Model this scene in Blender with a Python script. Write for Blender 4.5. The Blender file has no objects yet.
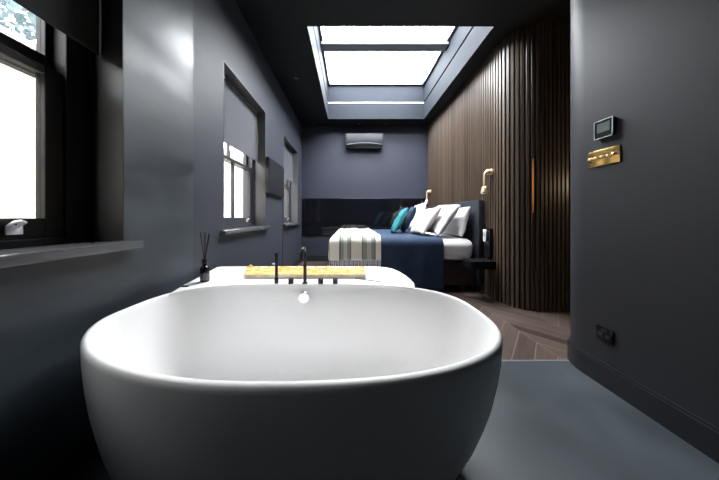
import bpy, bmesh, math, random
from mathutils import Vector, Matrix, noise
random.seed(7)
PI = math.pi
C = bpy.context.scene.collection
OFF = {}

# ------------------------------------------------------------------ materials
def mat(name, col, rough=.5, metal=0, spec=.5, noise_amt=0, noise_scale=5, bump=0, bump_scale=40, rough_var=0,
        coat=0, emit=None, estr=0, stretch=(1, 1, 1)):
    m = bpy.data.materials.new(name); m.use_nodes = True
    nt = m.node_tree; b = nt.nodes['Principled BSDF']
    b.inputs['Base Color'].default_value = (*col, 1)
    b.inputs['Roughness'].default_value = rough
    b.inputs['Metallic'].default_value = metal
    b.inputs['Specular IOR Level'].default_value = spec
    b.inputs['Coat Weight'].default_value = coat
    if emit:
        b.inputs['Emission Color'].default_value = (*emit, 1); b.inputs['Emission Strength'].default_value = estr
    tc = nt.nodes.new('ShaderNodeTexCoord'); mp = nt.nodes.new('ShaderNodeMapping')
    mp.inputs['Scale'].default_value = stretch
    nt.links.new(tc.outputs['Object'], mp.inputs['Vector'])
    n = nt.nodes.new('ShaderNodeTexNoise'); n.inputs['Scale'].default_value = noise_scale; n.inputs['Detail'].default_value = 5
    nt.links.new(mp.outputs[0], n.inputs['Vector'])
    if noise_amt:
        r = nt.nodes.new('ShaderNodeMapRange'); r.inputs['From Min'].default_value = .3; r.inputs['From Max'].default_value = .7
        r.inputs['To Min'].default_value = 1 - noise_amt; r.inputs['To Max'].default_value = 1 + noise_amt
        mx = nt.nodes.new('ShaderNodeVectorMath'); mx.operation = 'SCALE'; mx.inputs[0].default_value = col
        nt.links.new(n.outputs[0], r.inputs['Value']); nt.links.new(r.outputs[0], mx.inputs['Scale'])
        nt.links.new(mx.outputs[0], b.inputs['Base Color'])
    if rough_var:
        r = nt.nodes.new('ShaderNodeMapRange'); r.inputs['From Min'].default_value = .3; r.inputs['From Max'].default_value = .7
        r.inputs['To Min'].default_value = max(0, rough - rough_var); r.inputs['To Max'].default_value = rough + rough_var
        nt.links.new(n.outputs[0], r.inputs['Value']); nt.links.new(r.outputs[0], b.inputs['Roughness'])
    if bump:
        n2 = nt.nodes.new('ShaderNodeTexNoise'); n2.inputs['Scale'].default_value = bump_scale; n2.inputs['Detail'].default_value = 4
        nt.links.new(mp.outputs[0], n2.inputs['Vector'])
        bp = nt.nodes.new('ShaderNodeBump'); bp.inputs['Strength'].default_value = bump; bp.inputs['Distance'].default_value = .01
        nt.links.new(n2.outputs[0], bp.inputs['Height']); nt.links.new(bp.outputs[0], b.inputs['Normal'])
    return m

M = {}
M['paint'] = mat('navy_grey_paint', (.029, .032, .045), .56, spec=.5, noise_amt=.08, noise_scale=3, bump=.06, bump_scale=60)
M['farpaint'] = mat('slate_paint', (.026, .028, .043), .6, spec=.3, noise_amt=.05, noise_scale=2)
M['cement'] = mat('polished_plaster', (.029, .037, .046), .47, spec=.6, noise_amt=.4, noise_scale=3, rough_var=.13, bump=.16, bump_scale=7, stretch=(1, .8, 1.6))
M['rpaint'] = mat('charcoal_paint', (.016, .017, .0205), .56, spec=.5, noise_amt=.08, noise_scale=2, bump=.04, bump_scale=50)
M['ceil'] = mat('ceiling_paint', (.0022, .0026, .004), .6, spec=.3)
M['well'] = mat('skylight_well_paint', (.016, .019, .025), .8, spec=.12)
M['resin'] = mat('resin_floor', (.036, .044, .050), .45, spec=.45, noise_amt=.28, noise_scale=2.5, rough_var=.1, bump=.05, bump_scale=6)
M['base'] = mat('baseboard_paint', (.016, .0165, .020), .35, spec=.4)
M['frame'] = mat('dark_frame_paint', (.004, .004, .0045), .5, spec=.2)
M['blindframe'] = mat('grey_sash_paint', (.035, .037, .045), .4)
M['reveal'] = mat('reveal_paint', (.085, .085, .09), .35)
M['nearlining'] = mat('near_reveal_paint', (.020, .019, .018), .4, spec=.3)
M['sill'] = mat('sill_paint', (.075, .075, .08), .16)
M['tub'] = mat('matt_white_stone', (.84, .83, .82), .38)
M['black'] = mat('matt_black_metal', (.006, .006, .0065), .35, spec=.4)
M['gloss'] = mat('black_gloss', (.004, .004, .006), .05, spec=.35)
M['chrome'] = mat('chrome', (.8, .8, .82), .15, metal=1)
M['lift'] = mat('pale_silver', (.85, .85, .88), .35, metal=.3)
M['brass'] = mat('brass', (.75, .5, .18), .25, metal=1)
M['paleb'] = mat('satin_brass', (.92, .70, .45), .45, metal=1)
M['navy'] = mat('navy_cotton', (.008, .026, .062), .85, noise_amt=.2, noise_scale=8, bump=.3, bump_scale=40)
M['navyc'] = mat('navy_cushion', (.008, .025, .058), .8, bump=.3, bump_scale=90)
M['teal'] = mat('teal_satin', (.02, .20, .23), .55, bump=.3, bump_scale=60)
M['ivory'] = mat('ivory_linen', (.62, .58, .54), .85, bump=.4, bump_scale=120)
M['white'] = mat('white_cotton', (.82, .81, .83), .85, bump=.25, bump_scale=25)
M['head'] = mat('headboard_leather', (.017, .020, .027), .45, bump=.1, bump_scale=60)
M['bedwood'] = mat('dark_bed_wood', (.014, .008, .006), .4, noise_amt=.3, noise_scale=8, stretch=(1, 6, 6))
M['shelf'] = mat('charcoal_lacquer', (.007, .0075, .009), .25, spec=.4)
M['plasticw'] = mat('white_plastic', (.85, .85, .86), .35)
M['plasticb'] = mat('black_plastic', (.01, .01, .011), .3)
M['plasticg'] = mat('grey_plastic', (.011, .012, .018), .5, spec=.3)
M['silver'] = mat('silver_rim', (.6, .6, .61), .4, metal=.6)
M['lcd'] = mat('lcd_green_grey', (.15, .19, .16), .3)
M['fabricb'] = mat('blind_cloth', (.085, .086, .098), .8, bump=.1, bump_scale=200)
M['darkblind'] = mat('black_blind_cloth', (.006, .006, .0065), .8)
M['reed'] = mat('black_reed', (.012, .011, .011), .7)
M['label'] = mat('grey_label', (.08, .08, .08), .5)
M['tv'] = mat('screen_grey', (.012, .0125, .016), .45, spec=.3)
M['leaf'] = mat('leaf', (.07, .11, .12), .7, noise_amt=.4, noise_scale=3)
M['bark'] = mat('bark', (.08, .06, .04), .9)
M['gap'] = mat('shadow_gap_black', (.001, .001, .001), 1.0, spec=0)  # black strips stand in for the shade in the well's shadow gap
M['bar'] = mat('grey_aluminium', (.12, .125, .14), .4)
M['pale'] = mat('pale_trim', (.7, .72, .75), .4)
M['frost'] = mat('bulb_white', (.9, .85, .75), .4)

def m_glass(tr, name):
    m = bpy.data.materials.new(name); m.use_nodes = True; nt = m.node_tree
    nt.nodes.remove(nt.nodes['Principled BSDF']); out = nt.nodes['Material Output']
    t = nt.nodes.new('ShaderNodeBsdfTransparent'); t.inputs[0].default_value = (*tr, 1)
    g = nt.nodes.new('ShaderNodeBsdfGlossy'); g.inputs['Roughness'].default_value = .02
    mx = nt.nodes.new('ShaderNodeMixShader')
    mx.inputs[0].default_value = .05; nt.links.new(t.outputs[0], mx.inputs[1]); nt.links.new(g.outputs[0], mx.inputs[2])
    nt.links.new(mx.outputs[0], out.inputs[0]); return m
M['glass'] = m_glass((.46, .465, .465), 'dimming_window_glass')  # grey tint added to dim the overbright outdoors and the near window's light
M['skyglass'] = m_glass((.93, .95, .96), 'clear_skylight_glass')

def math_node(nt, op, a, b=None, c=None):
    n = nt.nodes.new('ShaderNodeMath'); n.operation = op
    for i, v in enumerate((a, b, c)):
        if v is None: continue
        if isinstance(v, (int, float)): n.inputs[i].default_value = v
        else: nt.links.new(v, n.inputs[i])
    return n.outputs[0]

def m_chevron():
    m = mat('chevron_wood', (.05, .035, .03), .33); nt = m.node_tree; b = nt.nodes['Principled BSDF']
    tc = nt.nodes.new('ShaderNodeTexCoord'); sp = nt.nodes.new('ShaderNodeSeparateXYZ')
    nt.links.new(tc.outputs['Object'], sp.inputs[0]); X, Y = sp.outputs[0], sp.outputs[1]
    W = .44
    xs = math_node(nt, 'ADD', X, -1.56 + W * 10)
    t = math_node(nt, 'PINGPONG', xs, W)
    col = math_node(nt, 'FLOOR', math_node(nt, 'DIVIDE', xs, W))
    s = math_node(nt, 'DIVIDE', math_node(nt, 'ADD', math_node(nt, 'ADD', Y, t), .03), .17)
    pid = math_node(nt, 'FLOOR', s); fr = math_node(nt, 'FRACT', s)
    cb = nt.nodes.new('ShaderNodeCombineXYZ'); nt.links.new(col, cb.inputs[0]); nt.links.new(pid, cb.inputs[1])
    wn = nt.nodes.new('ShaderNodeTexWhiteNoise'); nt.links.new(cb.outputs[0], wn.inputs[0])
    # grain along the plank
    sgn = math_node(nt, 'MULTIPLY_ADD', math_node(nt, 'MODULO', col, 2), -2, 1)
    along = math_node(nt, 'SUBTRACT', math_node(nt, 'MULTIPLY', X, sgn), Y)
    across = math_node(nt, 'ADD', math_node(nt, 'MULTIPLY', X, sgn), Y)
    gc = nt.nodes.new('ShaderNodeCombineXYZ')
    nt.links.new(math_node(nt, 'MULTIPLY', along, 1.5), gc.inputs[0]); nt.links.new(math_node(nt, 'MULTIPLY', across, 22), gc.inputs[1])
    nt.links.new(math_node(nt, 'MULTIPLY', wn.outputs[0], 9), gc.inputs[2])
    gn = nt.nodes.new('ShaderNodeTexNoise'); gn.inputs['Scale'].default_value = 1.6; gn.inputs['Detail'].default_value = 5
    nt.links.new(gc.outputs[0], gn.inputs[0])
    v = math_node(nt, 'ADD', math_node(nt, 'MULTIPLY', wn.outputs[0], .5), math_node(nt, 'MULTIPLY', gn.outputs[0], .7))
    cr = nt.nodes.new('ShaderNodeValToRGB'); nt.links.new(v, cr.inputs[0])
    cr.color_ramp.elements[0].position = .15; cr.color_ramp.elements[0].color = (.016, .012, .011, 1)
    cr.color_ramp.elements[1].position = .95; cr.color_ramp.elements[1].color = (.085, .060, .050, 1)
    gap = math_node(nt, 'MAXIMUM', math_node(nt, 'LESS_THAN', fr, .035),
                    math_node(nt, 'LESS_THAN', math_node(nt, 'ABSOLUTE', math_node(nt, 'SUBTRACT', math_node(nt, 'FRACT', math_node(nt, 'ADD', math_node(nt, 'DIVIDE', xs, W), .5)), .5)), .004))
    mx = nt.nodes.new('ShaderNodeMix'); mx.data_type = 'RGBA'
    nt.links.new(gap, mx.inputs[0]); nt.links.new(cr.outputs[0], mx.inputs[6]); mx.inputs[7].default_value = (.20, .16, .14, 1)
    nt.links.new(mx.outputs[2], b.inputs['Base Color'])
    return m
M['chevron'] = m_chevron()

def m_slat():
    m = mat('walnut_slats', (.05, .03, .02), .38); nt = m.node_tree; b = nt.nodes['Principled BSDF']
    at = nt.nodes.new('ShaderNodeAttribute'); at.attribute_name = 'shade'
    tc = nt.nodes.new('ShaderNodeTexCoord'); mp = nt.nodes.new('ShaderNodeMapping'); mp.inputs['Scale'].default_value = (30, 30, 1.2)
    nt.links.new(tc.outputs['Object'], mp.inputs[0])
    n = nt.nodes.new('ShaderNodeTexNoise'); n.inputs['Scale'].default_value = 2; n.inputs['Detail'].default_value = 5
    nt.links.new(mp.outputs[0], n.inputs[0])
    v = math_node(nt, 'ADD', math_node(nt, 'MULTIPLY', at.outputs['Fac'], .35), math_node(nt, 'MULTIPLY', n.outputs[0], .65))
    cr = nt.nodes.new('ShaderNodeValToRGB'); nt.links.new(v, cr.inputs[0])
    cr.color_ramp.elements[0].position = .2; cr.color_ramp.elements[0].color = (.022, .014, .010, 1)
    cr.color_ramp.elements[1].position = .85; cr.color_ramp.elements[1].color = (.11, .074, .050, 1)
    nt.links.new(cr.outputs[0], b.inputs['Base Color'])
    return m
M['slat'] = m_slat()
M['slatback'] = mat('slat_backing', (.006, .005, .004), .8)

def m_throw():
    m = mat('striped_wool', (.6, .6, .5), .9, bump=.5, bump_scale=150); nt = m.node_tree; b = nt.nodes['Principled BSDF']
    tc = nt.nodes.new('ShaderNodeTexCoord'); sp = nt.nodes.new('ShaderNodeSeparateXYZ'); nt.links.new(tc.outputs['UV'], sp.inputs[0])
    cr = nt.nodes.new('ShaderNodeValToRGB'); nt.links.new(sp.outputs[0], cr.inputs[0]); r = cr.color_ramp; r.interpolation = 'CONSTANT'
    cream = (.80, .76, .68, 1); green = (.28, .30, .25, 1); lg = (.50, .52, .45, 1); dk = (.14, .16, .12, 1)
    st = [(0, cream), (.12, green), (.25, cream), (.41, dk), (.43, green), (.47, lg), (.52, green), (.56, dk), (.575, cream), (.73, dk), (.745, green), (.80, lg), (.86, green), (.91, dk), (.925, cream)]
    r.elements[0].color = cream; r.elements[1].position = .12; r.elements[1].color = green
    for p, c in st[2:]:
        e = r.elements.new(p); e.color = c
    nt.links.new(cr.outputs[0], b.inputs['Base Color']); return m
M['throw'] = m_throw()

def m_brick():
    m = mat('cream_brick', (.2, .18, .15), .85); nt = m.node_tree; b = nt.nodes['Principled BSDF']
    tc = nt.nodes.new('ShaderNodeTexCoord'); mp = nt.nodes.new('ShaderNodeMapping'); mp.inputs['Rotation'].default_value = (PI / 2, 0, PI / 2)
    sp = nt.nodes.new('ShaderNodeSeparateXYZ'); cb = nt.nodes.new('ShaderNodeCombineXYZ')
    nt.links.new(tc.outputs['Object'], sp.inputs[0]); nt.links.new(sp.outputs[1], cb.inputs[0]); nt.links.new(sp.outputs[2], cb.inputs[1])
    br = nt.nodes.new('ShaderNodeTexBrick'); nt.links.new(cb.outputs[0], br.inputs[0]); br.inputs['Scale'].default_value = 4
    br.inputs['Color1'].default_value = (.33, .305, .25, 1); br.inputs['Color2'].default_value = (.30, .27, .21, 1); br.inputs['Mortar'].default_value = (.25, .23, .20, 1)
    nt.links.new(br.outputs[0], b.inputs['Base Color']); return m
M['brick'] = m_brick()

def m_wood_gold():
    m = mat('golden_burr_wood', (.7, .45, .15), .5, bump=.8, bump_scale=60); nt = m.node_tree; b = nt.nodes['Principled BSDF']
    tc = nt.nodes.new('ShaderNodeTexCoord'); mp = nt.nodes.new('ShaderNodeMapping'); mp.inputs['Scale'].default_value = (1, 3, 3); nt.links.new(tc.outputs['Object'], mp.inputs[0])
    n = nt.nodes.new('ShaderNodeTexNoise'); n.inputs['Scale'].default_value = 18; n.inputs['Detail'].default_value = 6; nt.links.new(mp.outputs[0], n.inputs[0])
    cr = nt.nodes.new('ShaderNodeValToRGB'); nt.links.new(n.outputs[0], cr.inputs[0]); r = cr.color_ramp
    r.elements[0].position = .3; r.elements[0].color = (.42, .17, .02, 1); r.elements[1].position = .68; r.elements[1].color = (.85, .62, .25, 1)
    e = r.elements.new(.5); e.color = (.72, .40, .08, 1)
    nt.links.new(cr.outputs[0], b.inputs['Base Color']); return m
M['gold'] = m_wood_gold()
M['goldside'] = mat('sawn_wood_edge', (.70, .62, .48), .6, noise_amt=.2, noise_scale=20, stretch=(1, 1, 4))

# ------------------------------------------------------------------ helpers
def box(bm, x0, x1, y0, y1, z0, z1, bev=0, mi=0):
    r = bmesh.ops.create_cube(bm, size=1)
    vs = r['verts']
    for v in vs:
        v.co = Vector(((x0 + x1) / 2 + v.co.x * (x1 - x0), (y0 + y1) / 2 + v.co.y * (y1 - y0), (z0 + z1) / 2 + v.co.z * (z1 - z0)))
    fs = set(f for v in vs for f in v.link_faces)
    for f in fs: f.material_index = mi
    if bev:
        es = set(e for v in vs for e in v.link_edges)
        bmesh.ops.bevel(bm, geom=list(es), offset=bev, segments=2, profile=.5, affect='EDGES')
    return vs

def cyl(bm, p0, p1, r0, r1=None, seg=20, bev=0):
    p0, p1 = Vector(p0), Vector(p1); r1 = r0 if r1 is None else r1
    d = p1 - p0
    mt = Matrix.Translation((p0 + p1) / 2) @ d.to_track_quat('Z', 'Y').to_matrix().to_4x4()
    r = bmesh.ops.create_cone(bm, cap_ends=True, segments=seg, radius1=r0, radius2=r1, depth=d.length, matrix=mt)
    if bev:
        es = set(e for v in r['verts'] for e in v.link_edges if len(e.link_faces) == 2 and e.calc_face_angle(0) > 1)
        bmesh.ops.bevel(bm, geom=list(es), offset=bev, segments=2, profile=.5, affect='EDGES')

def sphere(bm, c, r, seg=16, sc=(1, 1, 1)):
    bmesh.ops.create_uvsphere(bm, u_segments=seg, v_segments=seg // 2, radius=r, matrix=Matrix.Translation(c) @ Matrix.Diagonal((*sc, 1)))

def tube(bm, pts, r, seg=12):
    pts = [Vector(p) for p in pts]; rings = []
    n0 = None
    for i, p in enumerate(pts):
        d = (pts[min(i + 1, len(pts) - 1)] - pts[max(i - 1, 0)]).normalized()
        if n0 is None: n0 = d.orthogonal().normalized()
        n0 = (n0 - d * n0.dot(d)).normalized(); b0 = d.cross(n0)
        rr = r[i] if isinstance(r, (list, tuple)) else r
        rings.append([bm.verts.new(p + (n0 * math.cos(a) + b0 * math.sin(a)) * rr) for a in [2 * PI * k / seg for k in range(seg)]])
    for a, b in zip(rings, rings[1:]):
        for k in range(seg): bm.faces.new((a[k], a[(k + 1) % seg], b[(k + 1) % seg], b[k]))
    bm.faces.new(list(reversed(rings[0]))); bm.faces.new(rings[-1])

def lathe(bm, c, prof, seg=32):
    rings = []
    for r, z in prof:
        rings.append([bm.verts.new((c[0] + r * math.cos(2 * PI * k / seg), c[1] + r * math.sin(2 * PI * k / seg), c[2] + z)) for k in range(seg)])
    for a, b in zip(rings, rings[1:]):
        for k in range(seg): bm.faces.new((a[k], a[(k + 1) % seg], b[(k + 1) % seg], b[k]))
    bm.faces.new(list(reversed(rings[0]))); bm.faces.new(rings[-1])

def obj(name, bm, mats, parent=None, smooth=False, label=None):
    me = bpy.data.meshes.new(name)
    off = OFF.get(parent.name, Vector()) if parent else Vector()
    bmesh.ops.recalc_face_normals(bm, faces=bm.faces)
    if off.length: bmesh.ops.translate(bm, verts=bm.verts, vec=-off)
    bm.to_mesh(me); bm.free()
    for m in (mats if isinstance(mats, (list, tuple)) else [mats]): me.materials.append(m)
    if smooth:
        for p in me.polygons: p.use_smooth = True
        if smooth != 'all': me.set_sharp_from_angle(angle=math.radians(40))
    o = bpy.data.objects.new(name, me); C.objects.link(o)
    if parent: o.parent = parent; OFF[o.name] = off
    if label: o['label'] = label
    return o

def tag(o, label, cat, group=None):
    o['label'] = label; o['category'] = cat
    if group: o['group'] = group
    return o

def thing(name, loc, label=None, cat=None, group=None):
    o = bpy.data.objects.new(name, None); C.objects.link(o); o.location = loc; o.empty_display_size = .1
    OFF[o.name] = Vector(loc)
    if label: tag(o, label, cat, group)
    return o

def struct(o): o['kind'] = 'structure'; return o
B = bmesh.new

# ------------------------------------------------------------------ dimensions
XL, XR, YF, ZC = -1.145, 1.585, 4.75, 3.20
XH = 1.84        # slatted headboard wall
YB = -1.3        # wall behind
SK = (-.49, 1.63, 2.25, 4.39)   # skylight opening
WIN = [(.11, 1.013), (1.81, 2.71), (3.47, 4.37)]
WZ = (.93, 2.47)

# ------------------------------------------------------------------ shell
bm = B(); box(bm, XL - .3, 3.6, YB - .1, 1.458, -.12, 0); struct(obj('floor', bm, M['resin']))
bm = B(); box(bm, XL - .3, 3.6, 1.462, YF + .1, -.12, 0); struct(obj('floor', bm, M['chevron']))
bm = B(); box(bm, XL, 1.9, 1.452, 1.468, -.004, .0025); struct(obj('trim_1', bm, M['bar']))

bm = B()
x0, x1, y0, y1 = SK
box(bm, XL - .3, x0, YB - .1, YF + .1, ZC, ZC + .15); box(bm, x1, 3.6, YB - .1, YF + .1, ZC, ZC + .15)
box(bm, x0, x1, YB - .1, y0, ZC, ZC + .15); box(bm, x0, x1, y1, YF + .1, ZC, ZC + .15)
struct(obj('ceiling', bm, M['ceil']))
# skylight well
bm = B(); t = .08
zt = 3.93
box(bm, x0 - t, x0, y0 - t, y1 + t, ZC + .151, zt); box(bm, x1, x1 + t, y0 - t, y1 + t, ZC + .151, zt)
box(bm, x0, x1, y1, y1 + t, ZC + .151, zt); box(bm, x0, x1, y0 - t, y0, ZC + .151, zt)
# plaster lining of the ceiling cut
box(bm, x0, x0 + .008, y0 + .008, y1 - .008, ZC, 3.54); box(bm, x1 - .008, x1, y0 + .008, y1 - .008, ZC, 3.54)
box(bm, x0, x1, y1 - .008, y1, ZC, 3.54); box(bm, x0, x1, y0, y0 + .008, ZC, 3.54)
struct(obj('trim_2', bm, M['well']))
bm = B()
box(bm, x0, x0 + .010, y0 + .01, y1 - .01, 3.545, 3.575); box(bm, x1 - .010, x1, y0 + .01, y1 - .01, 3.545, 3.575)
struct(obj('gap_shade_strips', bm, M['gap']))
bm = B(); box(bm, x0 + .01, x1 - .01, y1 - .014, y1, 3.545, 3.562); struct(obj('trim_4', bm, M['pale']))
w4 = struct(thing('window_4', (.57, 3.3, zt)))
bm = B()
box(bm, x0 - t, x0 + .045, y0 - t, y1 + t, zt, zt + .1); box(bm, x1 - .045, x1 + t, y0 - t, y1 + t, zt, zt + .1)
box(bm, x0, x1, y0 - t, y0 + .045, zt, zt + .1); box(bm, x0, x1, y1 - .045, y1 + t, zt, zt + .1)
obj('skylight_frame', bm, M['blindframe'], w4)
bm = B(); box(bm, x0 + .01, x1 - .01, 3.27, 3.42, zt - .05, zt + .08, .006); box(bm, x0 + .01, x1 - .01, 3.41, 3.45, zt - .03, zt + .08, .004)
obj('crossbar', bm, M['bar'], w4)
bm = B(); box(bm, x0 + .04, x1 - .04, y0 + .04, y1 - .04, zt + .05, zt + .06); obj('pane', bm, M['skyglass'], w4)

# walls
def wall_left():
    bm = B(); th = .26; xo, xi = XL - th, XL
    ys = sorted([YB, 1.46, YF + .1] + [v for w in WIN for v in w]); zs = [0, WZ[0] - .05, WZ[1], ZC]
    V = {}
    def vt(x, y, z):
        k = (x, y, z)
        if k not in V: V[k] = bm.verts.new(k)
        return V[k]
    def hole(y, z): return any(a < y < b for a, b in WIN) and zs[1] < z < zs[2]
    for a, b in zip(ys, ys[1:]):
        mi = 0 if b <= 1.46 else 1
        for c, d in zip(zs, zs[1:]):
            if hole((a + b) / 2, (c + d) / 2):
                q = [((a, c), (b, c)), ((a, d), (b, d)), ((a, c), (a, d)), ((b, c), (b, d))]
                for p, p2 in q:
                    f = bm.faces.new((vt(xi, *p), vt(xo, *p), vt(xo, *p2), vt(xi, *p2))); f.material_index = mi
            else:
                for x in (xi, xo):
                    f = bm.faces.new((vt(x, a, c), vt(x, b, c), vt(x, b, d), vt(x, a, d))); f.material_index = mi
        for z in (0, ZC): bm.faces.new((vt(xi, a, z), vt(xi, b, z), vt(xo, b, z), vt(xo, a, z)))
    for y in (ys[0], ys[-1]):
        for c, d in zip(zs, zs[1:]): bm.faces.new((vt(xi, y, c), vt(xo, y, c), vt(xo, y, d), vt(xi, y, d)))
    return struct(obj('wall_left', bm, [M['cement'], M['paint']]))
wall_left()
bm = B(); box(bm, XL - .26, XH + .12, YF, YF + .12, 0, ZC); struct(obj('wall_far', bm, M['farpaint']))
bm = B(); box(bm, XL - .26, XR + .6, YB - .12, YB, 0, ZC); struct(obj('wall_behind', bm, M['rpaint']))

def rpath(off=0):
    """outline of the right bathroom wall, rounded end"""
    cx, cy, r = 1.785, 1.35, .2
    p = [(XR - off, YB)]
    for k in range(0, 13):
        a = PI - (PI / 2) * k / 12
        p.append((cx + (r + off) * math.cos(a), cy + (r + off) * math.sin(a)))
    p.append((3.5, 1.55 + off)); return p
def sweep_wall(path, inner, z0, z1, bm):
    n = len(path)
    o = [[bm.verts.new((x, y, z)) for (x, y) in path] for z in (z0, z1)]
    i = [[bm.verts.new((x, y, z)) for (x, y) in inner] for z in (z0, z1)]
    for k in range(n - 1):
        bm.faces.new((o[0][k], o[0][k + 1], o[1][k + 1], o[1][k]))
        bm.faces.new((i[0][k], i[1][k], i[1][k + 1], i[0][k + 1]))
        bm.faces.new((o[1][k], o[1][k + 1], i[1][k + 1], i[1][k]))
        bm.faces.new((o[0][k], i[0][k], i[0][k + 1], o[0][k + 1]))
    for k in (0, n - 1): bm.faces.new((o[0][k], o[1][k], i[1][k], i[0][k]))
bm = B(); sweep_wall(rpath(), rpath(-.1), 0, ZC, bm); struct(obj('wall_right', bm, M['rpaint'], smooth=True))
bm = B(); sweep_wall(rpath(.016), rpath(.001), 0, .128, bm); sweep_wall(rpath(.009), rpath(.001), .128, .142, bm)
struct(obj('baseboard_right', bm, M['base'], smooth=True))
bm = B(); box(bm, XL, XL + .014, 1.47, YF, 0, .14, .003); struct(obj('baseboard_left', bm, M['base']))
bm = B(); box(bm, XL + .015, XH - .04, YF - .014, YF, 0, .14, .003); struct(obj('baseboard_far', bm, M['base']))
bm = B(); box(bm, 3.5, 3.6, 1.3, 2.4, 0, ZC); struct(obj('wall_hallway', bm, M['rpaint']))

# slatted wall with a rounded corner
def slat_wall():
    R = .29; cx, cy = XH + R, 2.21 + R
    L1 = YF - cy; LA = R * PI / 2; L2 = 3.5 - cx
    def at(s, d):
        if s < L1: return Vector((XH - d, YF - s)), Vector((-1, 0))
        if s < L1 + LA:
            a = PI + (s - L1) / R
            n = Vector((math.cos(a), math.sin(a))); return Vector((cx, cy)) + n * (R + d), n
        return Vector((cx + s - L1 - LA, cy - R - d)), Vector((0, -1))
    bm = B(); N = 120; T = L1 + LA + L2
    prev = None
    ss = [T * k / N for k in range(N + 1)]
    path = [tuple(at(s, -.022)[0]) for s in ss]; inner = [tuple(at(s, -.09)[0]) for s in ss]
    sweep_wall(path, inner, 0, ZC, bm)
    for f in bm.faces: f.material_index = 1
    lay = bm.faces.layers.float.new('shade')
    s = .02; pitch = .046
    while s < T - .03:
        sh = random.random()
        q = [at(s, -.022)[0], at(s, -.003)[0], at(s + .003, 0)[0], at(s + .027, 0)[0], at(s + .030, -.003)[0], at(s + .030, -.022)[0]]
        lo = [bm.verts.new((p.x, p.y, .001)) for p in q]; hi = [bm.verts.new((p.x, p.y, ZC - .001)) for p in q]
        for k in range(5):
            f = bm.faces.new((lo[k], lo[k + 1], hi[k + 1], hi[k])); f[lay] = sh
        s += pitch
    return struct(obj('wall_bedhead', bm, [M['slat'], M['slatback']]))
slat_wall()

# ------------------------------------------------------------------ windows
def window(k, fr):
    a, b = WIN[k]; z0, z1 = WZ; xw = XL - .15
    w = struct(thing('window_%d' % (k + 1), (xw, (a + b) / 2, z0)))
    box_w = .10 if k == 0 else .055
    bm = B()   # box frame
    box(bm, xw - .13, xw, a, a + box_w, z0, z1, .004); box(bm, xw - .13, xw, b - box_w, b, z0, z1, .004)
    box(bm, xw - .13, xw, a + box_w, b - box_w, z1 - .06, z1, .003); box(bm, xw - .13, xw, a + box_w, b - box_w, z0, z0 + .03, .003)
    box(bm, xw, xw + .012, a, a + .02, z0, z1); box(bm, xw, xw + .012, b - .02, b, z0, z1)
    obj('window_frame', bm, fr, w)
    bm = B(); box(bm, xw + .012, XL + .001, a, b, z1 - .006, z1); box(bm, xw + .012, XL + .001, b - .006, b, z0, z1 - .006); box(bm, xw + .012, XL + .001, a, a + .006, z0, z1 - .006)
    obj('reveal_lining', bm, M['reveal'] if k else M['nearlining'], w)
    ya, yb = a + box_w, b - box_w; st = .05 if k == 0 else .04
    def sash(x0, x1, zl, zh, rl, rh, name, bar=True):
        st2 = yb + x1 * .656 if k == 0 else st
        bm = B()
        box(bm, x0, x1, ya, ya + st, zl, zh, .003); box(bm, x0, x1, yb - st2, yb, zl, zh, .003)
        box(bm, x0, x1, ya + st, yb - st2, zl, zl + rl, .003); box(bm, x0, x1, ya + st, yb - st2, zh - rh, zh, .003)
        if bar:
            yc = (ya + st + yb - st2) / 2
            box(bm, x0 + .008, x1 - .004, yc - .010, yc + .010, zl + rl, zh - rh)
        s = obj(name, bm, fr, w)
        bm = B(); xm = (x0 + x1) / 2
        box(bm, xm - .002, xm + .002, ya + st, yb - st2, zl + rl, zh - rh); obj('pane', bm, M['glass'], s)
        return s
    s = sash(xw - .055, xw - .012, z0 + .03, 1.70, .085, .035, 'lower_sash', bar=(k != 0))
    sash(xw - .105, xw - .062, 1.665, z1 - .06, .105 if k == 0 else .035, .05, 'upper_sash', bar=(k != 0))
    for yy in ([.776, .30] if k == 0 else [ya + .12, yb - .12]):
        bm = B(); xs = xw - .012
        box(bm, xs, xs + .006, yy - .025, yy + .025, z0 + .055, z0 + .085, .002)
        tube(bm, [(xs + .003, yy - .015, z0 + .085), (xs + .02, yy - .015, z0 + .095), (xs + .024, yy, z0 + .098), (xs + .02, yy + .015, z0 + .095), (xs + .003, yy + .015, z0 + .085)], .006, 8)
        if k == 0: bmesh.ops.scale(bm, vec=(1.3, .8, 1.2), space=Matrix.Translation((-xs, -yy, -z0 - .075)), verts=bm.verts)
        obj('sash_lift', bm, M['lift'], s, smooth=True)
    bm = B(); box(bm, xw - .13, XL + .0, a, b, z0 - .05, z0, 0); box(bm, XL - .002, XL + .055, a - .05, b + .05, z0 - .045, z0, .012)
    obj('window_sill', bm, M['sill'], w, smooth=True)
    return w
window(0, M['frame']); window(1, M['blindframe']); window(2, M['blindframe'])

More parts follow.
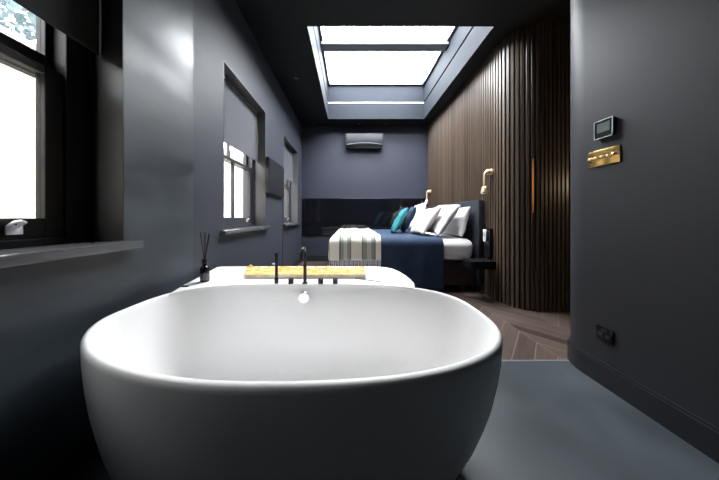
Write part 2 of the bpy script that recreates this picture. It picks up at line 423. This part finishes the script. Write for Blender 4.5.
bl = [('black roller blind pulled partly down in the window nearest the bathtub', M['darkblind'], 1.87),
      ('grey roller blind halfway down in the window beyond the reed diffuser', M['fabricb'], 1.81),
      ('grey roller blind halfway down in the small far window past the wall screen', M['fabricb'], 1.81)]
for k, (lb, mm, zb) in enumerate(bl):
    a, b = WIN[k]; x = XL - .118
    r = thing('roller_blind', (x, (a + b) / 2, WZ[1] - .035), lb, 'blind', 'roller blinds over the sash windows')
    bm = B(); cyl(bm, (x + .0, a + .012, WZ[1] - .035), (x + .0, b - .012, WZ[1] - .035), .022); obj('roller', bm, mm, r, smooth=True)
    bm = B(); box(bm, x + .008, x + .0095, a + .015, b - .015, zb, WZ[1] - .03); obj('blind_cloth', bm, mm, r)
    bm = B(); box(bm, x + .004, x + .013, a + .015, b - .015, zb - .014, zb + .004, .003); obj('bottom_bar', bm, mm, r)

# ------------------------------------------------------------------ outside
o = tag(obj('neighbouring_building', (lambda bm: (box(bm, -4.2, -3.6, -6, 12, -4, 2.92), box(bm, -4.25, -3.55, -6, 12, 2.92, 3.0), bm)[2])(B()), M['brick']),
        'cream brick house wall outside, seen through the nearest sash window', 'building')
tr = thing('tree', (-7.5, 3.6, -4), 'leafy tree outside above the cream brick wall, in the top pane of the nearest window', 'tree')
bm = B(); tube(bm, [(-7.5, 3.6, -4), (-7.45, 3.5, 0), (-7.5, 3.6, 3.5), (-7.4, 3.7, 5)], [.25, .2, .15, .06], 10); obj('trunk', bm, M['bark'], tr, smooth=True)
bm = B()
for i in range(3800):
    d = Vector((random.gauss(0, 1), random.gauss(0, 1), random.gauss(0, 1))).normalized() * (random.random() ** .4)
    p = Vector((-7.5 + d.x * 1.4, 3.6 + d.y * 2.6, 5.2 + d.z * 2.2))
    u = Vector((random.gauss(0, 1), random.gauss(0, 1), random.gauss(0, 1))).normalized() * .09; v = u.orthogonal().normalized() * .045
    bm.faces.new([bm.verts.new(p + q) for q in (-u, v, u, -v)])
obj('foliage', bm, M['leaf'], tr)

# ------------------------------------------------------------------ bathtub
TC = (-.25, .895); TA, TBb, NN = .845, .395, 2.5
def tub_pt(th, off, dy=0, outer=False):
    k_ = 1
    if outer: k_ = (1 + .27 * math.cos(th))
    off *= k_
    a, b = (TA if math.cos(th) > 0 else .805) - off, TBb - off
    c, s = math.cos(th), math.sin(th)
    cs, sn = abs(c), abs(s)
    def qn(right, back): return (2.9 if right else 3.6) if back else (2.5 if right else 1.95)
    NN = qn(c > 0, s > 0)
    x = a * math.copysign(abs(c) ** (2 / NN), c); y = b * math.copysign(abs(s) ** (2 / NN), s)
    return TC[0] + x, TC[1] + y + dy
tub = thing('bathtub', (TC[0], TC[1], 0), 'large matt white freestanding stone bathtub filling the foreground', 'bathtub')
bm = B(); SEG = 160
prof = [(.16, 0), (.135, .004), (.122, .02), (.105, .07), (.083, .14), (.06, .21), (.04, .29), (.023, .37), (.010, .46), (.002, .54), (0, .60),
        (.0, .612), (.003, .619), (.008, .6235), (.014, .625), (.019, .6235), (.023, .618), (.027, .605), (.042, .54), (.055, .45), (.075, .34), (.10, .25), (.135, .19), (.18, .16), (.24, .148), (.32, .145)]
rings = [[bm.verts.new((*tub_pt(2 * PI * k / SEG, off, outer=(i_ < 10)), z)) for k in range(SEG)] for i_, (off, z) in enumerate(prof)]
for r1, r2 in zip(rings, rings[1:]):
    for k in range(SEG): bm.faces.new((r1[k], r1[(k + 1) % SEG], r2[(k + 1) % SEG], r2[k]))
bm.faces.new(list(reversed(rings[0]))); bm.faces.new(rings[-1])
obj('tub_body', bm, M['tub'], tub, smooth='all')
# flat rear deck behind the basin
front = []
for k in range(0, 61):
    x = .375 - 1.375 * k / 60
    t_ = min(1, abs((x - TC[0]) / ((TA if x > TC[0] else .805) - .026))); y = TC[1] + (TBb - .026) * (1 - t_ ** (2.9 if x > TC[0] else 3.6)) ** (1 / (2.9 if x > TC[0] else 3.6))
    front.append((x, y))
back = [(-1.03, 1.23), (-1.125, 1.69), (-1.10, 1.715), (.15, 1.72), (.23, 1.715), (.30, 1.69), (.35, 1.64), (.385, 1.55), (.403, 1.45), (.41, 1.36), (.412, 1.29), (.40, 1.235)]
poly = front + back
def prism(bm, poly, z0, z1, bev=0):
    lo = [bm.verts.new((x, y, z0)) for x, y in poly]; hi = [bm.verts.new((x, y, z1)) for x, y in poly]
    n = len(poly)
    for k in range(n): bm.faces.new((lo[k], lo[(k + 1) % n], hi[(k + 1) % n], hi[k]))
    bm.faces.new(list(reversed(lo))); top = bm.faces.new(hi)
    if bev: bmesh.ops.bevel(bm, geom=list(top.edges), offset=bev, segments=3, profile=.5, affect='EDGES')
bm = B(); prism(bm, poly, .60, .6265, .004)
pl = [(-1.0, 1.30), (-1.08, 1.66), (.22, 1.66), (.31, 1.60), (.35, 1.50), (.35, 1.30)]
prism(bm, pl, .0, .60)
obj('rear_deck', bm, M['tub'], tub, smooth=True)
bm = B(); yo = 1.246
cyl(bm, (-.285, yo - .022, .555), (-.285, yo + .004, .555), .034, .036, 28, .005)
obj('overflow_cover', bm, M['chrome'], tub, smooth=True)
bm = B(); cyl(bm, (-.25, .9, .144), (-.25, .9, .15), .035, seg=28); obj('drain', bm, M['chrome'], tub, smooth=True)

ZD = .6265
def X(px, y): return (px - 350) * y / 200
# taps
YT = 1.278
sp = thing('bath_spout', (X(305, YT), YT, ZD), 'tall black hooked spout in the middle of the bathtub taps', 'spout')
bm = B(); xs = X(305, YT); pts = [(xs, YT, ZD), (xs, YT, ZD + .19)]
for k in range(1, 13):
    a = PI * k / 12; pts.append((xs - .004 * k / 12, YT - .038 + .038 * math.cos(a), ZD + .19 + .038 * math.sin(a)))
pts.append((xs - .004, YT - .076, ZD + .175))
tube(bm, pts, .0105, 16); obj('spout_pipe', bm, M['black'], sp, smooth=True)
bm = B(); cyl(bm, (xs, YT, ZD), (xs, YT, ZD + .006), .018, seg=24, bev=.001); obj('base_ring', bm, M['black'], sp, smooth=True)
hs = thing('hand_shower', (X(276.5, YT), YT, ZD), 'straight black hand shower wand standing left of the hooked spout', 'shower')
xs = X(276.5, YT)
bm = B(); cyl(bm, (xs, YT, ZD), (xs, YT, ZD + .04), .0125, seg=20, bev=.001); obj('holder', bm, M['black'], hs, smooth=True)
bm = B(); cyl(bm, (xs, YT, ZD + .04), (xs, YT, ZD + .195), .0095, seg=18, bev=.002); obj('wand', bm, M['black'], hs, smooth=True)
bm = B(); sphere(bm, (xs - .018, YT, ZD + .125), .007, 12, (1.6, 1, .8)); cyl(bm, (xs - .018, YT, ZD + .125), (xs, YT, ZD + .12), .004, seg=10)
obj('button', bm, M['plasticw'], hs, smooth=True, label='small white button')
for px, lb in ((291, 'squat black tap knob between the hand shower wand and the hooked spout'),
               (320.7, 'squat black tap knob just right of the hooked spout'), (335.3, 'squat black tap knob farthest right along the bathtub deck')):
    x = X(px, YT)
    t_ = thing('tap_knob', (x, YT, ZD), lb, 'tap', 'black tap knobs on the bathtub deck')
    bm = B(); cyl(bm, (x, YT, ZD), (x, YT, ZD + .004), .0175, seg=24); obj('base_ring', bm, M['black'], t_, smooth=True)
    bm = B(); cyl(bm, (x, YT, ZD + .004), (x, YT, ZD + .030), .0165, seg=24, bev=.002); obj('knob', bm, M['black'], t_, smooth=True)

# reed diffuser
dx, dy = -.955, 1.315
rd = thing('reed_diffuser', (dx, dy, ZD), 'black glass reed diffuser with dark sticks on the left end of the bathtub deck', 'diffuser')
bm = B(); lathe(bm, (dx, dy, ZD), [(.024, 0), (.026, .003), (.026, .088), (.023, .096), (.012, .104), (.011, .118)]); obj('bottle', bm, M['gloss'], rd, smooth=True)
bm = B(); lathe(bm, (dx, dy, ZD + .118), [(.0155, 0), (.0165, .002), (.0165, .028), (.014, .031), (.008, .031)]); obj('collar', bm, M['black'], rd, smooth=True)
bm = B(); lathe(bm, (dx, dy, ZD), [(.0264, .015), (.0266, .016), (.0266, .055), (.0264, .056)]); obj('label_band', bm, M['label'], rd, smooth=True, label='dark grey paper band')
for i, (ax, ay) in enumerate([(-.035, .01), (-.02, -.012), (-.006, .014), (.008, -.01), (.018, .012), (.034, -.004), (.002, .0)]):
    bm = B(); cyl(bm, (dx + ax * .12, dy + ay * .12, ZD + .149), (dx + ax, dy + ay, ZD + .325 - (i % 3) * .008), .0021, seg=6); obj('reed', bm, M['reed'], rd)

# golden board
bt = thing('bath_board', (-.31, 1.48, ZD), 'golden rough-edged wooden bath board lying across the bathtub deck', 'board')
bm = B(); nx, ny = 110, 24; x0b, x1b, y0b, y1b, hb = -.725, .11, 1.378, 1.545, .028
def edge(x, s): return .010 * noise.noise((x * 14, s, 0)) + .006 * noise.noise((x * 50, s, 3))
top = []; 
for j in range(ny + 1):
    row = []
    for i in range(nx + 1):
        x = x0b + (x1b - x0b) * i / nx; v = j / ny
        ya_, yb_ = y0b + .3 * edge(x, 1), y1b + 1.4 * edge(x, 5)
        y = ya_ + (yb_ - ya_) * v
        x -= .075 * v * (1 - i / nx)
        rb = max(0, v - .45) / .55
        z = ZD + hb + .002 * noise.noise((x * 30, y * 30, 0)) + rb * (.006 + .016 * max(0, noise.noise((x * 38, y * 30, 7)) + .15) + .012 * abs(noise.noise((x * 110, y * 80, 2))))
        row.append(bm.verts.new((x, y, z)))
    top.append(row)
for j in range(ny):
    for i in range(nx): bm.faces.new((top[j][i], top[j][i + 1], top[j + 1][i + 1], top[j + 1][i]))
loop = top[0][:] + [top[j][nx] for j in range(1, ny + 1)] + [top[ny][i] for i in range(nx - 1, -1, -1)] + [top[j][0] for j in range(ny - 1, 0, -1)]
low = [bm.verts.new((v.co.x, v.co.y, ZD + .0005)) for v in loop]
for k in range(len(loop)):
    f = bm.faces.new((loop[k], low[k], low[(k + 1) % len(loop)], loop[(k + 1) % len(loop)])); f.material_index = 1 if k < nx else 0
bm.faces.new(low)
obj('board', bm, [M['gold'], M['goldside']], bt, smooth=True)

# thin stick and small dark stopper on the deck
bm = B(); cyl(bm, (.035, 1.375, ZD + .0025), (.215, 1.292, ZD + .0025), .0022, seg=8)
tag(obj('incense_stick', bm, M['label'], smooth=True), 'thin dark stick lying on the white deck right of the wooden board', 'stick')
bm = B(); box(bm, -1.025, -.985, 1.207, 1.222, ZD - .002 + .002, ZD + .006, .0015)
tag(obj('stopper', bm, M['plasticb']), 'tiny flat black stopper at the left corner of the bathtub deck', 'stopper')

# ------------------------------------------------------------------ right wall fittings
def wp(y, z, d=0): return (XR - d, y, z)
th = thing('thermostat', (XR, 1.257, 1.54), 'square black room thermostat above the brass dimmer plate', 'thermostat')
bm = B(); box(bm, XR - .018, XR - .0005, 1.193, 1.281, 1.542, 1.652, .003); obj('casing', bm, M['plasticb'], th)
bm = B()
for (a, b, c, d) in ((1.191, 1.283, 1.540, 1.545), (1.191, 1.283, 1.649, 1.654), (1.191, 1.195, 1.545, 1.649), (1.279, 1.283, 1.545, 1.649)): box(bm, XR - .021, XR - .016, a, b, c, d)
obj('rim', bm, M['silver'], th, label='silver edge')
bm = B(); box(bm, XR - .0195, XR - .018, 1.207, 1.268, 1.578, 1.634); obj('display', bm, M['lcd'], th, label='grey-green display')
dm = thing('dimmer_plate', (XR, 1.247, 1.37), 'brass dimmer switch plate with four round knobs below the thermostat', 'light switch')
bm = B(); box(bm, XR - .006, XR - .0005, 1.170, 1.325, 1.374, 1.474, .002); obj('plate', bm, M['brass'], dm, smooth=True)
for y in (1.308, 1.278, 1.248, 1.218):
    bm = B(); cyl(bm, (XR - .005, y, 1.425), (XR - .022, y, 1.425), .0095, .0085, seg=24, bev=.002); obj('knob', bm, M['paleb'], dm, smooth=True)
bm = B(); cyl(bm, (XR - .005, 1.188, 1.425), (XR - .011, 1.188, 1.425), .007, seg=16); cyl(bm, (XR - .010, 1.188, 1.425), (XR - .026, 1.188, 1.431), .003, .004, seg=12)
obj('toggle', bm, M['brass'], dm, smooth=True)
so = thing('wall_socket', (XR, 1.24, .28), 'small black wall socket low on the curved dark wall', 'socket')
bm = B(); box(bm, XR - .010, XR - .0005, 1.20, 1.28, .280, .364, .003); obj('plate', bm, M['gloss'], so, smooth=True)
bm = B()
for yy in (1.222, 1.258): box(bm, XR - .0125, XR - .0098, yy - .011, yy + .011, .303, .325, .001)
obj('outlet', bm, M['plasticb'], so)
bm = B(); box(bm, XR - .014, XR - .0098, 1.226, 1.254, .336, .350, .0015); obj('rocker', bm, M['plasticb'], so)
ds = thing('door_stop', (2.415, 2.21, .38), 'tiny chrome stop on the slatted wall beside the curved wall end', 'door stop')
bm = B(); cyl(bm, (2.415, 2.209, .395), (2.415, 2.165, .395), .006, seg=12); obj('stem', bm, M['chrome'], ds, smooth=True)
bm = B(); cyl(bm, (2.415, 2.167, .395), (2.415, 2.155, .395), .014, seg=16, bev=.002); obj('tip', bm, M['chrome'], ds, smooth=True)

# ------------------------------------------------------------------ left wall screen, conduit
tv = thing('wall_screen', (XL, 3.02, 1.37), 'flat dark grey screen on the left wall between the two far windows', 'screen')
bm = B(); box(bm, XL + .01, XL + .05, 2.70, 3.33, 1.375, 1.865, .005); obj('casing', bm, M['plasticb'], tv)
bm = B(); box(bm, XL + .0505, XL + .053, 2.712, 3.318, 1.388, 1.852); obj('screen', bm, M['tv'], tv)
bm = B(); box(bm, XL + .0, XL + .012, 2.9, 3.1, 1.5, 1.7); obj('bracket', bm, M['black'], tv)
bm = B(); box(bm, XL, XL + .008, 3.39, 3.402, .14, 1.6, .002); struct(obj('trim_5', bm, M['paint']))

# far wall panel and air conditioner
bm = B(); box(bm, XL + .006, XH - .035, YF - .02, YF - .001, .62, 1.49, .002)
tag(obj('wall_panel', bm, M['gloss']), 'long glossy black panel across the far wall behind the bed', 'panel')
ac = thing('air_conditioner', (.33, YF, 2.66), 'dark wall air conditioner high on the far wall under the skylight', 'air conditioner')
bm = B(); a0, a1 = -.09, .75
prof_ = [(YF - .001, 2.66), (YF - .14, 2.66), (YF - .185, 2.70), (YF - .20, 2.78), (YF - .20, 2.93), (YF - .19, 2.96), (YF - .001, 2.97)]
L = [bm.verts.new((a0, y, z)) for y, z in prof_]; R_ = [bm.verts.new((a1, y, z)) for y, z in prof_]
for k in range(len(prof_)): bm.faces.new((L[k], L[(k + 1) % 7], R_[(k + 1) % 7], R_[k]))
bm.faces.new(L); bm.faces.new(list(reversed(R_)))
bmesh.ops.bevel(bm, geom=[e for e in bm.edges], offset=.006, segments=2, affect='EDGES')
obj('casing', bm, M['plasticg'], ac, smooth=True)
bm = B(); N_ = 24
for i in range(N_):
    u0, u1 = i / N_, (i + 1) / N_
    za, zb_ = [2.705 + .035 * (1 - (2 * u - 1) ** 2) for u in (u0, u1)]
    xa, xb = a0 + .02 + (a1 - a0 - .04) * u0, a0 + .02 + (a1 - a0 - .04) * u1
    q = [(xa, YF - .203, za - .006), (xb, YF - .203, zb_ - .006), (xb, YF - .203, zb_ + .006), (xa, YF - .203, za + .006)]
    q2 = [(x, YF - .185, z) for x, y, z in q]
    A = [bm.verts.new(p) for p in q]; Bq = [bm.verts.new(p) for p in q2]
    bm.faces.new(A)
    for k in range(4): bm.faces.new((A[k], Bq[k], Bq[(k + 1) % 4], A[(k + 1) % 4]))
obj('air_flap', bm, M['bar'], ac)
bm = B(); box(bm, a0 + .04, a1 - .04, YF - .14, YF - .05, 2.652, 2.661); obj('outlet_grille', bm, M['plasticb'], ac)

# ceiling spots
for (x, y, lb) in ((-.83, 3.09, 'small black ceiling downlight left of the skylight, nearest the bathtub'),
                   (-.82, 4.57, 'small black ceiling downlight in the far left ceiling corner'),
                   (.21, 4.60, 'small black ceiling downlight above the left end of the air conditioner'),
                   (.83, 4.60, 'small black ceiling downlight above the right end of the air conditioner')):
    d = thing('downlight', (x, y, ZC), lb, 'ceiling light', 'small ceiling downlights')
    bm = B(); lathe(bm, (x, y, ZC - .008), [(.030, 0), (.038, 0), (.042, .004), (.042, .008), (.030, .008)]); obj('ring', bm, M['plasticg'], d, smooth=True)
    bm = B(); cyl(bm, (x, y, ZC - .0085), (x, y, ZC - .004), .024, seg=20); obj('lens', bm, M['label'], d, smooth=True)

# ------------------------------------------------------------------ bed
BX0, BX1, BY0, BY1 = -.24, 1.74, 2.76, 4.52
bed = thing('bed', (.75, 3.64, 0), 'low dark wooden double bed base standing against the slatted wall', 'bed')
bm = B(); box(bm, BX0 + .02, BX1, BY0 + .02, BY1 - .02, .10, .43, .008); obj('bed_base', bm, M['bedwood'], bed)
bm = B(); box(bm, XH - .085, XH - .002, 2.73, 4.62, .10, 1.285, .012)
tag(obj('headboard', bm, M['head'], smooth=True), 'tall dark blue-grey padded headboard panel fixed to the slatted wall behind the pillows', 'headboard')
for (x, y) in ((-.12, 2.9), (-.12, 4.38), (1.6, 2.9), (1.6, 4.38)):
    bm = B(); box(bm, x - .04, x + .04, y - .04, y + .04, 0, .10); obj('leg', bm, M['bedwood'], bed)

ZM = .735
def rounded_block(x0, x1, y0, y1, z0, z1, r, wob=.0, res=60):
    """soft block with rounded edges and slight rumples"""
    bm = B(); bmesh.ops.create_cube(bm, size=1)
    bmesh.ops.subdivide_edges(bm, edges=bm.edges[:], cuts=res // 2, use_grid_fill=True)
    for v in bm.verts:
        p = Vector(((x0 + x1) / 2 + v.co.x * (x1 - x0), (y0 + y1) / 2 + v.co.y * (y1 - y0), (z0 + z1) / 2 + v.co.z * (z1 - z0)))
        c = Vector((min(max(p.x, x0 + r), x1 - r), min(max(p.y, y0 + r), y1 - r), min(max(p.z, z0 + r), z1 - r)))
        d = p - c
        if d.length > 1e-6: p = c + d.normalized() * r * min(1, d.length / r) if d.length > r else p
        nz = noise.noise(p * 5) * wob + noise.noise(p * 14) * wob * .4
        if d.length > 1e-6: p += d.normalized() * nz
        else: p.z += nz
        v.co = p
    return bm
bm = rounded_block(BX0 + .03, BX1 + .004, BY0 + .005, BY1 - .02, .432, ZM + .012, .11, .008)
tag(obj('mattress', bm, M['white'], smooth='all'), 'thick mattress in a white fitted sheet on the dark bed base', 'mattress')

def drape(name, x0, x1, yn, yf, ztop, dropn, dropf, mm, foot=None, droph=0, r=.09, nu=90, nv=110, amp=.012, folds=14, seed=0, th=.012, parent=None, crumple=.008, nf=0):
    """cloth lying over the bed: runs over the near and far long sides, optionally over the foot end"""
    def yrun(s):   # s distance from centre toward near side, returns (y, drop)
        pass
    half = (yf - yn) / 2; yc = (yf + yn) / 2
    def run(s, half, drop_max):
        a = abs(s); flat = half - r
        if a <= flat: return a, 0
        q = a - flat; arc = r * PI / 2
        if q <= arc:
            an = q / r; return flat + r * math.sin(an), r * (1 - math.cos(an))
        return half, r + (q - arc)
    Ln = half - r + r * PI / 2 + (dropn - r); Lf = half - r + r * PI / 2 + (dropf - r)
    bm = B(); uvl = bm.loops.layers.uv.new('UVMap'); G = []
    Lfoot = (r * PI / 2 + droph - r) if foot is not None else 0
    Lx = (x1 - (foot + r)) + Lfoot if foot is not None else x1 - x0
    for i in range(nu + 1):
        row = []
        sx = Lx * i / nu      # from head side (x1) toward the foot
        if foot is None: x = x1 - sx; dz0 = 0
        else:
            fl = x1 - (foot + r)
            if sx <= fl: x = x1 - sx; dz0 = 0
            elif sx <= fl + r * PI / 2:
                an = (sx - fl) / r; x = foot + r - r * math.sin(an); dz0 = r * (1 - math.cos(an))
            else: x = foot; dz0 = r + sx - fl - r * PI / 2
        for j in range(nv + 1):
            s = -Ln + (Ln + Lf) * j / nv
            a, dz1 = run(s, half, 0)
            y = yc + math.copysign(a, s)
            dz = max(dz0, dz1)
            h1 = max(0, dz1 - r * .5) / .3; h0 = max(0, dz0 - r * .5) / .3
            wv = math.sin(x * folds * 2.0 + seed + 1.3 * math.sin(x * 5 + seed)) * amp * min(1.5, h1)
            y += math.copysign(1, s) * (wv + min(1, h1) * .012)
            if foot is not None: x_ = x - (math.sin(y * folds * 2.0 + seed) * amp * min(1.5, h0) + min(1, h0) * .012)
            else: x_ = x
            p = Vector((x_, y, ztop - dz))
            if dz < r * .6: p.z += crumple * (noise.noise(Vector((x * 6, y * 6, seed))) + .5 * noise.noise(Vector((x * 17, y * 13, seed))))
            row.append(bm.verts.new(p))
        G.append(row)
    for i in range(nu):
        for j in range(nv):
            f = bm.faces.new((G[i][j], G[i][j + 1], G[i + 1][j + 1], G[i + 1][j]))
            for l, (ii, jj) in zip(f.loops, ((i, j), (i, j + 1), (i + 1, j + 1), (i + 1, j))): l[uvl].uv = (1 - ii / nu, jj / nv)
    o = obj(name, bm, mm, parent, smooth='all')
    md = o.modifiers.new('thickness', 'SOLIDIFY'); md.thickness = th; md.offset = 1
    return o, G
d, _ = drape('duvet', BX0, 1.28, BY0 - .015, BY1 + .015, ZM + .022, .70, .45, M['navy'], foot=BX0 - .012, droph=.38, seed=2, folds=6, amp=.010, th=.016)
tag(d, 'navy blue bed cover hanging down the near side of the bed', 'bed cover')
throw = thing('throw_blanket', (.05, 2.7, ZM), 'cream and sage green striped throw with fringe over the foot of the bed', 'blanket')
d, _ = drape('blanket', BX0, .42, BY0 - .042, BY1 + .042, ZM + .052, .325, .25, M['throw'], foot=BX0 - .040, droph=.30, seed=5, folds=9, amp=.010, th=.008, parent=throw, crumple=.012)
bm = B(); i = 0
zf = ZM + .052 - .325 
x = BX0 - .03
while x < .42:
    u = (x - (BX0 - .04)) / (.46 + .2)
    yy = BY0 - .042 - .016 - .008 - math.sin(x * 18 + 5 + 1.3 * math.sin(x * 5 + 5)) * .010
    l = random.uniform(.07, .11); jx = random.uniform(-.008, .008)
    tube(bm, [(x, yy, zf + .012), (x + jx * .5, yy - .004, zf - l * .5), (x + jx, yy + random.uniform(-.004, .004), zf - l)], [.0045, .006, .003], 6)
    x += .017
obj('fringe', bm, M['white'], throw, smooth=True, label='cream tasselled fringe')['kind'] = 'stuff'

def pillow(name, loc, w, h, t, mm, tilt, yaw, roll, label, cat, group, seed=0):
    """w along local Y, h along local Z, thickness along X; leans back by tilt"""
    bm = B(); n = 40; G = {}
    for side in (1, -1):
        for i in range(n + 1):
            for j in range(n + 1):
                u, v = 2 * i / n - 1, 2 * j / n - 1
                e = (1 - u ** 2) * (1 - v ** 2)
                rim = i in (0, n) or j in (0, n)
                th_ = t / 2 * max(0, e) ** .38
                k = 1 - .07 * (1 - abs(u) ** 2) * abs(v) ** 4; k2 = 1 - .07 * (1 - abs(v) ** 2) * abs(u) ** 4
                wr = (noise.noise(Vector((u * 2.6, v * 2.6, seed + side))) * .018 + abs(noise.noise(Vector((u * 5 + v * 2, v * 3.5, seed + 9 * side)))) * -.016) * min(1, e * 3)
                p = Vector((side * (th_ + wr) if not rim else 0, u * w / 2 * k2, v * h / 2 * k - .04 * t * (1 - v)))
                if rim and side == -1: G[(side, i, j)] = G[(1, i, j)]
                else: G[(side, i, j)] = bm.verts.new(p)
        for i in range(n):
            for j in range(n):
                bm.faces.new([G[(side, a, b)] for a, b in ((i, j), (i + 1, j), (i + 1, j + 1), (i, j + 1))])
    rot = Matrix.Rotation(yaw, 4, 'Z') @ Matrix.Rotation(tilt, 4, 'Y') @ Matrix.Rotation(roll, 4, 'X')
    bmesh.ops.transform(bm, matrix=rot, verts=bm.verts)
    zmin = min(v.co.z for v in bm.verts)
    bmesh.ops.translate(bm, verts=bm.verts, vec=(0, 0, -zmin))
    o = obj(name, bm, mm, smooth='all'); o.location = loc
    return tag(o, label, cat, group)
R = math.radians
# tilt: top leans towards the headboard (+X)
zp = ZM + .016
pillow('pillow', (1.635, 3.14, zp), .66, .43, .17, M['white'], R(16), 0, R(-2), 'white pillow standing right against the headboard, nearest the bedside shelf', 'pillow', 'white bed pillows', 1)
pillow('pillow', (1.40, 3.14, zp + .03), .66, .525, .18, M['white'], R(35), R(3), R(3), 'big white pillow leaning in front of the rearmost near-side pillow', 'pillow', 'white bed pillows', 2)
pillow('cushion', (1.175, 3.14, ZM + .036), .50, .495, .15, M['ivory'], R(37), R(3), R(-4), 'ivory linen cushion leaning in front of the white pillows', 'cushion', None, 3)
pillow('pillow', (1.64, 4.08, zp), .66, .46, .15, M['white'], R(12), 0, 0, 'white pillow against the headboard on the far side of the bed', 'pillow', 'white bed pillows', 4)
pillow('pillow', (1.36, 4.10, zp + .03), .62, .545, .16, M['white'], R(20), 0, R(-3), 'white pillow on the far side whose top shows over the ivory cushion', 'pillow', 'white bed pillows', 5)
pillow('cushion', (1.06, 3.66, ZM + .036), .42, .50, .13, M['navyc'], R(26), R(-6), R(3), 'navy blue square cushion between the teal and ivory cushions', 'cushion', None, 6)
pillow('cushion', (.86, 3.50, ZM + .036), .40, .47, .12, M['teal'], R(30), R(-6), R(-4), 'teal satin square cushion at the front of the row of pillows', 'cushion', None, 7)

# bedside shelf
bs = thing('bedside_shelf', (XH, 2.55, .38), 'floating charcoal bedside shelf with drawer at the near side of the bed', 'bedside table')
bm = B(); box(bm, 1.51, XH - .03, 2.47, 2.67, .40, .50, .004); obj('shelf_body', bm, M['shelf'], bs)
bm = B(); box(bm, 1.498, 1.51, 2.475, 2.665, .405, .485, .002); obj('drawer', bm, M['shelf'], bs)
bp = thing('backing_panel', (XH, 2.6, .5), 'flat dark panel on the slats above the floating bedside shelf', 'panel')
bm = B(); box(bm, XH - .045, XH - .001, 2.57, 2.675, .53, .90, .003); obj('panel', bm, M['shelf'], bp)
wh = thing('wall_handset', (1.77, 2.665, .72), 'slim white handset on the dark panel above the bedside shelf', 'handset')
bm = B(); box(bm, 1.765, 1.795, 2.61, 2.66, .725, .885, .008); obj('body', bm, M['plasticw'], wh, smooth=True)
bm = B(); box(bm, 1.763, 1.7655, 2.620, 2.650, .80, .86, .001); obj('button_field', bm, M['silver'], wh)

# sconces
def sconce(y, label):
    s = thing('wall_lamp', (XH, y, 1.635), label, 'wall lamp', 'brass lamps on the slatted wall')
    bm = B(); cyl(bm, (XH - .001, y, 1.635), (XH - .018, y, 1.635), .042, seg=28, bev=.004); obj('wall_plate', bm, M['paleb'], s, smooth=True)
    bm = B(); cyl(bm, (XH - .018, y, 1.635), (XH - .05, y, 1.635), .034, .028, seg=24, bev=.003); sphere(bm, (XH - .045, y, 1.635), .036); obj('swivel', bm, M['paleb'], s, smooth=True)
    bm = B(); pts = [(XH - .04, y, 1.635), (XH - .06, y, 1.633)]
    for k in range(1, 9):
        a = PI / 2 * k / 8; pts.append((XH - .06 - .03 * math.sin(a), y, 1.603 + .03 * math.cos(a)))
    pts.append((XH - .09, y, 1.42)); tube(bm, pts, .0145, 14); obj('arm', bm, M['paleb'], s, smooth=True)
    bm = B(); sphere(bm, (XH - .09, y, 1.415), .036); cyl(bm, (XH - .09, y, 1.415), (XH - .095, y, 1.365), .034, .042, seg=24, bev=.003); obj('lamp_head', bm, M['paleb'], s, smooth=True)
    bm = B(); cyl(bm, (XH - .095, y, 1.366), (XH - .0955, y, 1.354), .037, .035, seg=24); obj('lens', bm, M['frost'], s, smooth=True)
sconce(2.60, 'brass wall lamp with bent arm above the near bedside shelf')
sconce(4.56, 'brass wall lamp with bent arm at the far side of the bed')

# warm reflection streak drawn as an emissive sliver between the slats of the rounded corner
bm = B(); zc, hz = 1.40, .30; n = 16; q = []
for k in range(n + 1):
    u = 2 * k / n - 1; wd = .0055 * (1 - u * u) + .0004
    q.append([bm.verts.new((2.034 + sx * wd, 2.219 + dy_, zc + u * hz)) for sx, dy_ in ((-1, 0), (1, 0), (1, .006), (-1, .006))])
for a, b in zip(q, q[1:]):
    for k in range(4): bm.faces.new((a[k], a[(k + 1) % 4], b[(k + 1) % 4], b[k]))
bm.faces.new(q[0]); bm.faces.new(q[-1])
M['glow'] = mat('orange_reflection', (.3, .1, .03), .5, emit=(1, .33, .08), estr=.045)
tag(obj('reflection_streak', bm, M['glow']), 'slim orange reflection drawn as a glowing sliver between the slats of the rounded corner', 'reflection')

# ------------------------------------------------------------------ light
w = bpy.data.worlds.new('sky'); bpy.context.scene.world = w; w.use_nodes = True
bg = w.node_tree.nodes['Background']; bg.inputs[0].default_value = (.985, .98, 1, 1); bg.inputs[1].default_value = 9.0
l = bpy.data.lights.new('hallway_fill', 'POINT'); l.energy = 2.0; l.color = (1, .72, .45); l.shadow_soft_size = .06  # unseen warm fill, added to lift the dark hallway slats
lo_ = bpy.data.objects.new('hallway_fill', l); C.objects.link(lo_); lo_.location = (3.05, 1.86, 1.5)
def portal(loc, rot, sx, sy):
    l = bpy.data.lights.new('portal', 'AREA'); l.shape = 'RECTANGLE'; l.size = sx; l.size_y = sy; l.cycles.is_portal = True
    o = bpy.data.objects.new('portal', l); C.objects.link(o); o.location = loc; o.rotation_euler = rot
portal(((SK[0] + SK[1]) / 2, (SK[2] + SK[3]) / 2, zt + .12), (0, 0, 0), 2.1, 2.1)
for a, b in WIN: portal((XL - .27, (a + b) / 2, 1.7), (0, -PI / 2, 0), 1.5, b - a)

cam = bpy.data.cameras.new('camera'); co = bpy.data.objects.new('camera', cam); C.objects.link(co)
co.location = (0, 0, 1.05); co.rotation_euler = (PI / 2, 0, 0)
cam.sensor_width = 36; cam.lens = 36 * 200 / 719; cam.shift_x = 9.5 / 719; cam.shift_y = -23 / 719; cam.clip_start = .02
sc = bpy.context.scene; sc.camera = co
vs = sc.view_settings; sc.display_settings.display_device = 'sRGB'; vs.view_transform = 'Standard'; vs.look = 'None'; vs.gamma = 1; vs.use_curve_mapping = False; vs.exposure = 2.7
